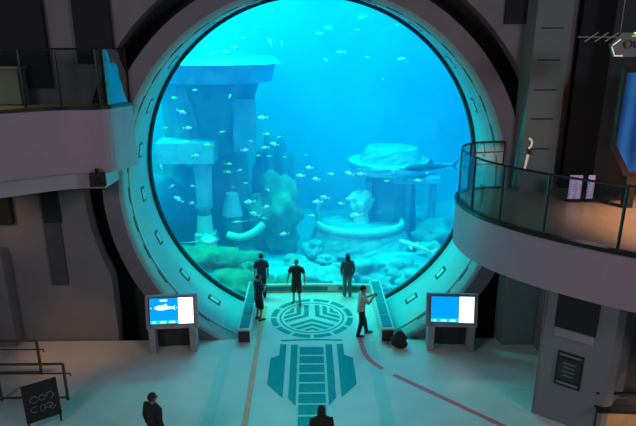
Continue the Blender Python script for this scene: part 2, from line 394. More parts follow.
# ------------------------------------------------------------------ balconies
def balcony(curve, corner, zb, zt, label, zlow=None, rail_h=1.4, post_at=(), npan=6, glassn=0, idx=None):
    t = empty('balcony', (0, 0, 0), 0, label, 'balcony')
    c = smooth_curve(curve, 6)
    bm = B(); prism(bm, [(p.x, p.y) for p in c]+corner, (zlow-.06 if zlow else zb), zt-.02); link('slab', bm, 'fascia', t)
    ins = offset(c, glassn*.04)
    bm = B(); strip_solid(bm, offset(c, -glassn*.03), offset(c, glassn*.10), zt-.04, zt+.05); link('edge_trim', bm, 'metal_dark', t)
    if zlow:
        bm = B(); c3 = offset(c, glassn*.10); c3 = [p for p in c3 if p.x < -5.6]; prism(bm, [(p.x, p.y) for p in c3]+corner+[(-5.6, 16.2)], zb, zlow-.08); link('lower_band', bm, 'fascia_low', t)
    bm = B(); prism(bm, [(p.x, p.y) for p in offset(c, glassn*.12)]+corner, zt-.02, zt+.01); link('deck_surface', bm, 'balcony_floor', t)
    rl = offset(c, glassn*.08); H = zt+rail_h
    idx = list(idx) if idx else [round(i*(len(rl)-1)/npan) for i in range(npan+1)]
    for a, b in zip(idx[:-1], idx[1:]):
        seg = rl[a:b+1]; s2 = offset(seg, glassn*.02)
        bm = B(); strip_solid(bm, seg, s2, zt+.05, H-.03); link('glass_panel', bm, 'rail_glass_boosted' if (a == 0 and glassn < 0) else 'rail_glass', t)
        bm = B(); box(bm, (rl[a].x, rl[a].y, (zt+H)/2), (.05, .05, H-zt), .01); link('post', bm, 'metal_dark', t)
    bm = B(); tube(bm, [(p.x, p.y, H) for p in rl], .028, 8); link('handrail', bm, 'metal_dark', t)
    return t, rl
rb, rlr = balcony([(5.7, 16.2), (4.9, 16.05), (4.35, 15.65), (4.08, 15.0), (4.05, 14.2), (4.2, 13.4), (4.5, 12.75), (4.95, 12.1), (5.5, 11.5), (6.35, 10.75), (7.5, 10.0), (9, 9.3), (13, 8.4)],
    [(14.9, 8.2), (14.9, 16.2)], 3.82, 5.05, 'rounded grey balcony with glass railing on the right, over the column', None, 1.4, npan=8, glassn=1)
bm = B(); tube(bm, [(p.x, p.y, 6.15) for p in rlr[:20]], .022, 8); link('lower_handrail', bm, 'metal_dark', rb)
bm = B(); tube(bm, [(p.x, p.y, 5.8) for p in rlr[:20]], .018, 8); link('lower_handrail', bm, 'metal_dark', rb)
lb, rll = balcony([(-5.0, 16.15), (-5.15, 15.7), (-5.5, 15.1), (-6.5, 14.95), (-7.2, 14.55), (-7.85, 14.1), (-8.8, 13.5), (-10.5, 12.7), (-14.5, 11.5)],
    [(-14.9, 11.4), (-14.9, 16.2)], 5.35, 7.55, 'curved dark grey balcony with glass railing at the upper left', 5.86, 1.5, npan=7, glassn=-1, idx=(0, 12, 18, 24, 30, 36, 42))

# projector under the left balcony
t = empty('projector', (-5.72, 14.85, 5.66), R(20), 'small black projector mounted on the lower edge of the left balcony', 'projector')
bm = B(); box(bm, (0, 0, 0), (.42, .34, .34), .03); link('housing', bm, 'black', t)
bm = B(); tube(bm, [(.05, -.15, 0), (.05, -.26, 0)], .10, 14); link('lens', bm, 'metal_dark', t)
bm = B(); box(bm, (0, .05, .22), (.10, .10, .14)); link('bracket', bm, 'metal_dark', t)
# grey cabinet on left balcony
t = empty('cabinet', (-8.7, 15.9, 7.56), 0, 'grey box cabinet standing on the left balcony against the dark wall', 'cabinet')
bm = B(); box(bm, (0, 0, .5), (1.7, .5, .95), .02); link('body', bm, 'pilaster', t)
bm = B(); box(bm, (0, 0, 1.0), (1.8, .56, .06), .01); link('top', bm, 'kiosk', t)
# white bracket on the wall over right balcony, faint glow put into its colour
t = empty('wall_bracket', (6.24, 15.72, 5.7), 0, 'slender white hooked wall bracket on the dark wall behind the right balcony', 'wall bracket')
mat('bracket_white', (.75, .7, .62), .5, emit=(1, .9, .75), es=.25)
bm = B(); tube(bm, [(-.06, -.06, 0), (.0, -.06, .45)], [.03, .045], 8); link('stem', bm, 'bracket_white', t)
bm = B(); tube(bm, smooth_curve([(.0, -.06, .62), (.06, -.07, .72), (.06, -.07, .84), (-.02, -.06, .92)], 3), .035, 8); link('hook', bm, 'bracket_white', t)
bm = B(); box(bm, (.05, -.04, .53), (.05, .05, .2)); link('joint', bm, 'metal_dark', t)
# lilac display panels on the right balcony
mat('lilac', (.5, .45, .7), .5, emit=(.35, .32, .75), es=.22); mat('lilac_ink', (.75, .72, .9), .5, emit=(.6, .6, .95), es=.3)
for x, y, wd, lab in ((7.2, 14.6, .34, 'wider lilac lit banner standing behind the right balcony glass'), (7.62, 14.6, .18, 'narrower lilac lit banner standing behind the right balcony glass')):
    t = empty('banner', (x, y, 5.06), 0, lab, 'banner', 'lilac banners on the right balcony')
    bm = B(); box(bm, (0, 0, .40), (wd, .03, .66), .004); link('panel', bm, 'lilac', t)
    bm = B(); box(bm, (0, 0, .02), (wd+.05, .2, .03)); box(bm, (0, 0, .06), (.03, .03, .1)); link('stand', bm, 'metal_dark', t)
    bm = B(); random.seed(int(x*10))
    for i in range(9):
        for j in range(2 if wd > .3 else 1):
            cx = (-.08+.16*j) if wd > .3 else 0
            box(bm, (cx+random.uniform(-.02, .02), -.018, .12+.065*i), (random.uniform(.05, .10), .006, .025))
    link('lettering', bm, 'lilac_ink', t)

# ------------------------------------------------------------------ column with its two displays
U = Vector((1.25, -1.0, 0)).normalized(); P0 = Vector((5.75, 12.35, 0)); NN = Vector((U.y, -U.x, 0))
Fm = Matrix(((U.x, -NN.x, 0, P0.x), (U.y, -NN.y, 0, P0.y), (0, 0, 1, 0), (0, 0, 0, 1)))   # local x along face, local -y out of the face
col = empty('column', (6.6, 12.4, 0), 0, 'broad grey faceted column standing under the right balcony', 'column')
bm = B(); prism(bm, [(x-6.6, y-12.4) for x, y in ((5.75, 12.35), (7.0, 11.35), (7.22, 11.4), (7.9, 12.1), (6.9, 13.2), (6.1, 13.1))], 0, 3.86); link('shaft', bm, mat('column', (.21, .235, .25), .6, var=.07, scale=1).name, col)
bm = B(); box(bm, (.02, -.012, 1.95), (.035, .03, 3.85), .008, M=Matrix.Translation((-6.6, -12.4, 0)) @ Fm); link('corner_trim', bm, 'pilaster', col)
t = empty('display_screen', (6.3, 11.86, 2.4), 0, 'large blank black screen set high on the column face', 'screen'); Mi = Matrix.Translation((-6.3, -11.86, -2.4)) @ Fm
bm = B(); box(bm, (.74, -.02, 3.04), (.93, .04, .86), .01, M=Mi); link('screen', bm, 'black', t)
bm = B(); box(bm, (.74, -.02, 2.48), (.90, .035, .22), .01, M=Mi); link('caption_panel', bm, 'kiosk', t)
t = empty('notice_board', (6.3, 11.86, 1.1), 0, 'small dark framed notice board low on the column face', 'notice board'); Mi = Matrix.Translation((-6.3, -11.86, -1.1)) @ Fm
mat('notice_ink', (.16, .22, .20), .5); mat('notice', (.02, .035, .035), .4)
bm = B(); box(bm, (.74, -.02, 1.54), (.60, .04, .92), .01, M=Mi); link('frame', bm, 'black', t)
bm = B(); box(bm, (.74, -.042, 1.54), (.48, .01, .56), M=Mi); link('sheet', bm, 'notice', t)
bm = B(); box(bm, (.74, -.043, 1.93), (.50, .012, .05), M=Mi); box(bm, (.74, -.043, 1.17), (.50, .012, .06), M=Mi)
for i in range(4): box(bm, (.74, -.05, 1.72-.11*i), (.30-.05*(i % 2), .006, .03), M=Mi)
link('lettering', bm, 'notice_ink', t)

# ------------------------------------------------------------------ kiosks
mat('screen_blue', (.0, .1, .4), .3, emit=(.0, .36, 1.0), es=1.0); mat('screen_cyan', (.0, .3, .5), .3, emit=(.0, .72, 1.0), es=1.0)
mat('screen_white', (.8, .8, .8), .3, emit=(.85, .95, 1.0), es=2.2); mat('screen_soft', (.6, .8, .9), .3, emit=(.55, .9, 1.0), es=1.3)
def kiosk(x, y, rz, label, fish):
    t = empty('information_kiosk', (x, y, 0), rz, label, 'kiosk', 'information kiosks either side of the window'); t.scale = (1.06, 1.06, 1.03)
    for s in (-1, 1):
        bm = B(); prism(bm, [(s*.58-.09, -.22), (s*.58+.09, -.22), (s*.58+.09, .25), (s*.58-.09, .25)], 0, .85); link('leg', bm, 'kiosk', t)
    bm = B(); box(bm, (0, .16, .45), (1.0, .08, .80)); link('back_panel', bm, 'kiosk_dark', t)
    T = Matrix.Translation((0, -.02, 1.27)) @ Matrix.Rotation(R(-12), 4, 'X')
    bm = B(); box(bm, (0, .04, 0), (1.48, .16, 1.02), .03, M=T); link('housing', bm, 'kiosk', t)
    bm = B(); box(bm, (0, -.045, .04), (1.28, .02, .82), .005, M=T); link('bezel', bm, 'black', t)
    sc = B(); box(sc, (-.21, -.058, .10), (.80, .01, .66), M=T); scr = link('screen', sc, 'screen_blue', t)
    bm = B(); box(bm, (.41, -.058, .04), (.42, .01, .78), M=T); link('text_page', bm, 'screen_white', scr)
    bm = B(); box(bm, (-.21, -.058, -.29), (.80, .01, .11), M=T); link('menu_strip', bm, 'screen_cyan', scr)
    if fish:
        bm = B(); F = T @ Matrix.Translation((-.22, -.067, .14))
        body = [(.26*math.cos(a), 0, .07*math.sin(a)*(1+.25*math.cos(3*a))) for a in [2*PI*i/20 for i in range(20)]]
        for poly in (body, [(.22, 0, 0), (.34, 0, .08), (.31, 0, 0), (.34, 0, -.08)], [(-.05, 0, .05), (.08, 0, .13), (.12, 0, .05)]):
            a = [bm.verts.new(F @ Vector(p)) for p in poly]; bm.faces.new(a)
        link('fish_picture', bm, 'screen_soft', scr)
        bm = B()
        for i in range(5): box(bm, (-.30+.045*i, -.067, .36), (.032, .004, .06), M=T)
        box(bm, (-.57, -.067, .14), (.03, .004, .03), M=T); box(bm, (.15, -.067, .14), (.03, .004, .03), M=T); link('title', bm, 'screen_soft', scr)
    bm = B()
    for i in range(3): box(bm, (-.50+.26*i, -.067, -.29), (.16 if i else .08, .004, .05), M=T)
    link('menu_icons', bm, 'screen_soft', scr)
    return t
kiosk(-4.24, 15.65, R(4), 'grey information kiosk left of the window, its screen showing a fish', True)
kiosk(4.38, 15.6, R(-4), 'grey information kiosk right of the window with a blue and white screen', False)

# ------------------------------------------------------------------ lower left: railings, A-board ; lower right: counter
def floor_rail(x0, x1, y, label, tail):
    t = empty('guard_rail', (x1, y, 0), 0, label, 'guard rail', 'metal guard rails at the lower left')
    W = x1-x0; xs = [0, -W*.48, -W]
    for x in xs:
        bm = B(); box(bm, (x, 0, .55), (.07, .05, 1.1), .01); link('post', bm, 'metal_rail', t)
    bm = B(); tube(bm, [(-W, 0, 1.1), (0, 0, 1.1)], .035, 8); link('handrail', bm, 'metal_rail', t)
    bm = B(); tube(bm, [(-W, 0, .82), (0, 0, .82), (tail, .0, .82), (tail, .0, .74)], .022, 8); link('middle_rail', bm, 'metal_rail', t)
    bm = B(); box(bm, (-W/2, 0, .08), (W, .03, .05)); link('bottom_rail', bm, 'metal_rail', t)
floor_rail(-10.2, -6.52, 13.07, 'nearer dark metal guard rail behind the black A-board', .16)
floor_rail(-11.5, -7.78, 14.3, 'farther dark metal guard rail, closer to the wall', .16)
t = empty('floor_sign', (-6.6, 11.95, 0), R(34), 'black A-frame board sign with faint white lettering at lower left', 'sign')
T = Matrix.Rotation(R(-10), 4, 'X')
bm = B(); box(bm, (0, 0, .72), (.80, .03, .98), .01, M=T); link('board', bm, 'black', t)
for s in (-1, 1):
    bm = B(); tube(bm, [(s*.36, .03, .02), (s*.36, -.10+.1, .3)], .02, 6); tube(bm, [(s*.36, .05, .02), (s*.36, .20, 1.15)], .02, 6); link('leg', bm, 'black', t)
    bm = B(); tube(bm, [(s*.34, .70, .02), (s*.34, .24, 1.10)], .02, 6); link('rear_leg', bm, 'black', t)
mat('chalk', (.22, .25, .26), .7)
def squiggle(cx, cz, rx, rz, a0, a1):
    return [T @ Vector((cx+rx*math.cos(a), -.022, cz+rz*math.sin(a))) for a in [R(a0+(a1-a0)*i/10) for i in range(11)]]
bm = B()
for c in ((-.16, .80, .09, .08, 20, 340), (.02, .80, .07, .07, 0, 360), (.20, .80, .08, .09, -90, 180), (-.18, .55, .09, .07, 60, 300), (.0, .53, .05, .09, 0, 350), (.14, .56, .10, .06, 0, 360), (.22, .50, .06, .06, 120, 380)):
    tube(bm, squiggle(*c), .009, 4)
link('lettering', bm, 'chalk', t)
t = empty('service_counter', (7.9, 11.5, 0), R(-3), 'low counter at the lower right with glass guard and warm-lit front', 'counter')
mat('counter_front', (.55, .36, .20), .5, var=.25, scale=2)
bm = B(); box(bm, (.15, .1, .40), (2.0, .5, .80), .01); link('front_panel', bm, 'counter_front', t)
bm = B(); box(bm, (.1, -.1, .83), (2.3, .5, .06), .01); link('top', bm, 'metal_dark', t)
bm = B(); box(bm, (.1, -.1, 1.02), (2.2, .02, .30)); link('glass_guard', bm, 'rail_glass', t)
bm = B(); box(bm, (.1, -.1, 1.19), (2.3, .06, .05), .01); link('rail', bm, 'metal_dark', t)
bm = B(); box(bm, (-.98, -.12, .42), (.05, .05, .85)); link('post', bm, 'kiosk_dark', t)

# hanging hexagonal sign and blue wall screen, upper right
t = empty('hanging_sign', (7.0, 12.5, 9.15), 0, 'dark hanging sign with light outlines and letters at the upper right corner', 'sign')
mat('sign_line', (.8, .8, .75), .4, emit=(.9, .95, .8), es=.55); mat('sign_green', (.5, .8, .2), .4, emit=(.55, 1, .25), es=.8); mat('sign_body', (.13, .14, .14), .5)
bm = B(); n = 6
hexp = [(-.47, .02), (-.28, .26), (.9, .26), (.9, -.24), (-.36, -.24)]
a = [bm.verts.new((x, 0, z)) for x, z in hexp]; b = [bm.verts.new((x, .12, z)) for x, z in hexp]
bm.faces.new(a); bm.faces.new(b)
for i in range(5): bm.faces.new((a[i], a[(i+1) % 5], b[(i+1) % 5], b[i]))
link('body', bm, 'sign_body', t)
bm = B(); tube(bm, [(-.30, -.02, .12), (-.45, -.02, .0)], .012, 6); tube(bm, [(-.47, -.02, -.03), (-.38, -.02, -.22), (-.20, -.02, -.22)], .012, 6); link('outline_light', bm, 'sign_line', t)
bm = B(); box(bm, (.03, -.02, .25), (.12, .02, .04)); box(bm, (.02, -.02, .19), (.16, .02, .015)); link('green_light', bm, 'sign_green', t)
mat('grille', (.25, .28, .27), .5)
for i in range(3):
    bm = B(); x = -.95+.22*i; tube(bm, [(x-.12, -.02, .08), (x+.14, -.02, .26)], .016, 6); link('slanted_bar', bm, 'grille', t)
bm = B(); box(bm, (-.72, .05, .17), (.95, .06, .03)); link('bar_support', bm, 'sign_body', t)
fc = bpy.data.curves.new('letters', 'FONT'); fc.body = 'OC'; fc.size = .26; fc.extrude = .01
fo = bpy.data.objects.new('letters', fc); C.objects.link(fo); fo.location = (-.22, -.02, -.06); fo.rotation_euler = (PI/2, 0, 0)
bpy.context.view_layer.update()
me = bpy.data.meshes.new_from_object(fo.evaluated_get(bpy.context.evaluated_depsgraph_get())); bpy.data.objects.remove(fo)
me.materials.clear(); me.materials.append(mat('letter_dark', (.006, .007, .007), .4)); fo = bpy.data.objects.new('letters', me); C.objects.link(fo)
fo.location = (-.22, -.03, -.06); fo.rotation_euler = (PI/2, 0, 0); fo.parent = t
bm = B(); tube(bm, [(.5, .06, .26), (.5, .06, 3)], .02, 6); tube(bm, [(-.3, .06, .26), (-.3, .06, 3)], .02, 6); link('hanger_rod', bm, 'metal_dark', t)
t = empty('wall_screen', (7.78, 13.9, 5.06), R(10), 'tall dim blue screen with swirling picture at the right edge', 'screen')
m = mat('blue_screen', (.0, .05, .2), .4, emit=(.02, .11, .34), es=.5); nt = m.node_tree; wv = nt.nodes.new('ShaderNodeTexWave'); wv.inputs['Scale'].default_value = .8; wv.inputs['Distortion'].default_value = 6
rr = nt.nodes.new('ShaderNodeValToRGB'); rr.color_ramp.elements[0].color = (.0, .04, .16, 1); rr.color_ramp.elements[1].color = (.03, .18, .5, 1)
nt.links.new(wv.outputs['Fac'], rr.inputs['Fac']); nt.links.new(rr.outputs[0], nt.nodes['Principled BSDF'].inputs['Emission Color'])
bm = B(); fr_ = [(-.16, 1.55), (.30, .86), (1.3, .86), (1.3, 3.55), (-.16, 3.55)]
a = [bm.verts.new((x, -.05, z)) for x, z in fr_]; b = [bm.verts.new((x, .05, z)) for x, z in fr_]; bm.faces.new(a); bm.faces.new(b)
for i in range(5): bm.faces.new((a[i], a[(i+1) % 5], b[(i+1) % 5], b[i]))
link('frame', bm, 'black', t)
bm = B(); a = [bm.verts.new((x, -.056, z)) for x, z in ((-.08, 1.68), (.42, .98), (1.2, .98), (1.2, 3.45), (-.08, 3.45))]; bm.faces.new(a); link('screen', bm, 'blue_screen', t)
bm = B(); box(bm, (.55, 0, .45), (.3, .1, .9)); link('stand', bm, 'black', t)

# ------------------------------------------------------------------ inside the tank
def rock(bm, c, s, seed, sub=3, rough=.5):
    random.seed(seed); r = bmesh.ops.create_icosphere(bm, subdivisions=sub, radius=1); off = Vector((random.random()*50, random.random()*50, 0))
    from mathutils import noise
    for v in r['verts']:
        d = 1+rough*noise.noise(v.co*1.6+off)+rough*.6*noise.noise(v.co*4+off); v.co = Vector((v.co.x*s[0]*d+c[0], v.co.y*s[1]*d+c[1], v.co.z*s[2]*d+c[2]))
def cyl(bm, c, r0, r1, z0, z1, seg=28, sy=1, wob=0, seed=0):
    random.seed(seed); n = 6; rings = []
    for i in range(n+1):
        f = i/n; r = r0+(r1-r0)*f
        rings.append([bm.verts.new((c[0]+(r*(1+random.uniform(-wob, wob)))*math.cos(2*PI*k/seg), c[1]+sy*r*(1+random.uniform(-wob, wob))*math.sin(2*PI*k/seg), z0+(z1-z0)*f)) for k in range(seg)])
    for i in range(n):
        for k in range(seg): bm.faces.new((rings[i][k], rings[i][(k+1) % seg], rings[i+1][(k+1) % seg], rings[i+1][k]))
    bm.faces.new(rings[0]); bm.faces.new(rings[-1])
t = empty('sunken_tower', (-4.6, 28.6, -1.6), 0, 'tall sunken tower with a broad round rimmed top at the left of the tank', 'ruin')
bm = B(); cyl(bm, (0, 0), 3.22, 2.85, 9.86, 10.14, 48); link('bright_rim', bm, 'ruin_bright', t)  # lighter stone colour carries the light on the top surface
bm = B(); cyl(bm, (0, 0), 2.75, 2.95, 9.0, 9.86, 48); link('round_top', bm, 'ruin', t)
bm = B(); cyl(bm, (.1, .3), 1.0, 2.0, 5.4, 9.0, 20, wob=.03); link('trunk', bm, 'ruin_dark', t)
bm = B(); cyl(bm, (-1.6, .4), 1.2, 1.3, 6.2, 9.0, 18, wob=.05); link('side_drum', bm, 'ruin', t)
bm = B(); prism(bm, [(.9, -1.2), (2.0, -1.0), (1.5, -.1), (.7, -.2)], 5.6, 8.2); link('slanted_fin', bm, 'ruin', t)
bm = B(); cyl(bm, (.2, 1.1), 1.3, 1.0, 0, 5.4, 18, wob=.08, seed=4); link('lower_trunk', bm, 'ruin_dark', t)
t = empty('sunken_pier', (-5.3, 27.2, -1.6), 0, 'pale sunken column carrying a wide stone slab, left of the tank', 'ruin')
bm = B(); box(bm, (-.65, 0, 5.75), (2.75, 1.6, 1.05), .06); link('slab', bm, 'ruin_bright' if 0 else 'rock_pale', t)
bm = B(); cyl(bm, (.05, -.1), .40, .46, 3.0, 5.25, 18); link('upper_shaft', bm, 'rock_pale', t)
bm = B(); cyl(bm, (.0, -.1), .46, .46, 2.9, 3.08, 18); cyl(bm, (0, -.1), .30, .36, 2.3, 2.9, 18); link('collar', bm, 'ruin', t)
bm = B(); cyl(bm, (.0, -.1), .42, .36, 1.5, 2.5, 18); link('lower_shaft', bm, 'ruin_bright', t)
bm = B(); box(bm, (.03, -.1, 1.1), (1.0, 1.0, .95), .05); link('base_block', bm, 'ruin_bright', t)
bm = B(); box(bm, (.03, -.1, .3), (1.3, 1.3, .7), .05); link('plinth', bm, 'ruin_dark', t)
t = empty('broken_column', (-3.95, 27.6, -1.6), 0, 'short tapered stone stump standing on a ledge beside the pale column', 'ruin')
bm = B(); cyl(bm, (0, 0), .52, .30, 2.35, 3.5, 12, wob=.05); link('stump', bm, 'rock_pale', t)
bm = B(); cyl(bm, (0, 0), .35, .5, 0, 2.35, 12, wob=.1); link('foot', bm, 'ruin_dark', t)
t = empty('stone_basin', (-3.35, 27.0, -1.6), 0, 'bright crescent stone trough lying low beside the pale column', 'ruin')
bm = B(); tube(bm, smooth_curve([(-.8, 0, 1.45), (-.1, -.2, 1.38), (.5, -.1, 1.6), (1.0, .2, 1.95)], 5), .20, 10); link('trough', bm, 'ruin_bright', t)
bm = B(); cyl(bm, (0, .2), .7, .5, 0, 1.4, 12, wob=.1); link('foot', bm, 'ruin_dark', t)
t = empty('sunken_temple', (4.9, 31, -1.6), 0, 'sunken round temple with stepped dome and columns, right of the tank', 'ruin')
bm = B(); cyl(bm, (-.3, 0), 1.75, 1.45, 4.5, 5.2, 32, wob=.03); link('dome', bm, 'ruin', t)
bm = B(); cyl(bm, (-.4, 0), 2.2, 2.3, 3.95, 4.5, 32, wob=.02); link('cornice', bm, 'rock_pale', t)
bm = B(); box(bm, (1.0, -.6, 3.55), (2.6, 1.4, .35), .05); link('lintel', bm, 'rock_pale', t)
bm = B(); box(bm, (1.9, 0, 4.05), (3.0, 1.2, .22), .05); link('roof_slab', bm, 'ruin', t)
for x in (-1.6, -.5, .6, 2.0):
    bm = B(); cyl(bm, (x, -.8), .22, .20, .2, 3.5, 12); link('column', bm, 'ruin', t)
bm = B(); cyl(bm, (-.2, .3), 1.5, 1.4, .2, 3.6, 20, wob=.05); link('inner_drum', bm, 'ruin_dark', t)
t = empty('sunken_arena', (2.8, 29.6, -1.6), 0, 'low round stone arena with a bright curved rim on the tank bed', 'ruin')
bm = B(); pts = [(2.35*math.cos(R(a)), 1.9*math.sin(R(a)), 1.25) for a in range(175, 366, 10)]; tube(bm, pts, [(.22, .15)]*len(pts), 8, ref=(0, 0, 1)); link('rim', bm, 'ruin_bright', t)
bm = B(); cyl(bm, (0, 0), 2.9, 2.35, .0, 1.15, 40, .8, .02); link('wall', bm, 'rock_pale', t)
bm = B(); rock(bm, (.1, .4, 2.3), (.62, .5, .62), 31); cyl(bm, (.1, .4), .5, .3, 1.0, 2.2, 12); link('centre_rock', bm, 'ruin_bright', t)
bm = B(); tube(bm, smooth_curve([(-2.2, -.3, 1.2), (-2.35, 0, 2.0), (-2.0, .4, 2.6)], 4), .16, 8); link('broken_arch', bm, 'ruin', t)
rocks = [((-6.6, 23.6, -1.4), (2.2, 1.5, .9), 'rock_green', 'broad green algae-covered rock at the lower left of the tank'),
 ((-3.4, 23.4, -1.6), (1.7, 1.2, .9), 'rock_green', 'rounded green rock in the tank behind the dark-capped man'),
 ((-4.9, 25.6, -1.3), (2.0, 1.3, 1.1), 'rock_green', 'mossy rock at the foot of the pale sunken column'),
 ((-8.4, 25.4, -.8), (2.0, 1.6, 1.9), 'rock_green', 'tall green rock against the left edge of the tank'),
 ((-7.6, 29.6, .6), (2.0, 1.4, 2.6), 'ruin_dark', 'dark rock mass rising under the stone slab'),
 ((-1.9, 28.8, .1), (1.3, 1.1, 2.2), 'rock_green', 'dark green rock pile right of the pale column'),
 ((.4, 24.6, -1.7), (1.6, 1.2, .7), 'rock_pale', 'low pale rock in the tank behind the man in shorts'),
 ((2.4, 25.0, -1.5), (1.3, .9, .7), 'rock_pale', 'pale craggy rock in the tank behind the person in the long jacket'),
 ((4.2, 25.8, -1.7), (1.5, 1.0, .6), 'rock_pale', 'pale flat rock low in the tank right of the person in the long jacket'),
 ((7.2, 30.0, -1.3), (1.4, 1.2, .9), 'ruin', 'rock at the right foot of the sunken temple'),
 ((-2.1, 31.5, 1.3), (1.0, .9, 2.9), 'ruin_dark', 'slim dark rock spire behind the green rock pile')]
random.seed(77)
small = [(-5.6, 22.2), (-4.4, 22.0), (-2.4, 22.6), (-1.2, 23.8), (-.6, 26.2), (.9, 26.6), (3.4, 23.4), (4.9, 24.0), (5.8, 25.2), (1.4, 23.0), (6.4, 27.4), (-3.0, 25.4), (-6.6, 26.6), (.2, 28.4)]
for n_, (x, y) in enumerate(sorted(small)):
    q = random.uniform(.35, .7); rocks.append(((x, y, -1.45), (q*1.2, q, q*.8), 'rock_green' if x < -1 else 'rock_pale',
        f'small {"mossy" if x < -1 else "pale"} rock on the tank bed, {place(n_, len(small))} of the small rocks'))
for i, (c, s, m, lab) in enumerate(rocks):
    bm = B(); rock(bm, c, s, 50+i, 4); tag(link('tank_rock', bm, m, smooth=True), lab, 'rock', 'rocks on the tank bed')

# fish
def fish_mesh(name, m, L=.32, fat=1, girth=.3):
    bm = B(); xs = [-.5, -.44, -.3, -.1, .1, .28, .38, .44]; hs = [.02, .12, .24, .30, .26, .14, .06, .05]
    tube(bm, [(x*L, 0, 0) for x in xs], [(.5*girth*h/.3*L*.45, h*L*fat*.62) for h in hs], 10, ref=(0, 1, 0))
    def fin(p, th=.008):
        a = [bm.verts.new((x*L, th*L, z*L*fat)) for x, z in p]; b = [bm.verts.new((x*L, -th*L, z*L*fat)) for x, z in p]; n = len(p)
        bm.faces.new(a); bm.faces.new(b)
        for i in range(n): bm.faces.new((a[i], a[(i+1) % n], b[(i+1) % n], b[i]))
    fin([(.40, .03), (.66, .20), (.58, 0), (.66, -.20), (.40, -.03)]); fin([(-.2, .16), (0, .28), (.26, .10)]); fin([(.0, -.14), (.12, -.25), (.28, -.08)])
    me = bpy.data.meshes.new(name); bmesh.ops.recalc_face_normals(bm, faces=bm.faces[:]); bm.to_mesh(me); bm.free(); me.materials.append(MATS[m])
    for p in me.polygons: p.use_smooth = True
    return me
def at(px, py, Y):
    f = 560; p = .295; yw = -.016; x = (px-318)/f; y = -(py-213)/f; c, s = math.cos(p), math.sin(p)
    d = Vector((x, c+y*s, -s+y*c)); d = Vector((d.x*math.cos(yw)-d.y*math.sin(yw), d.x*math.sin(yw)+d.y*math.cos(yw), d.z))
    t = Y/d.y; return Vector((0, 0, 9.2))+d*t
me_p, me_g, me_d = fish_mesh('pale_fish', 'fish_pale', .34), fish_mesh('green_fish', 'fish_green', .32, .8), fish_mesh('dark_fish', 'fish_dark', .34)
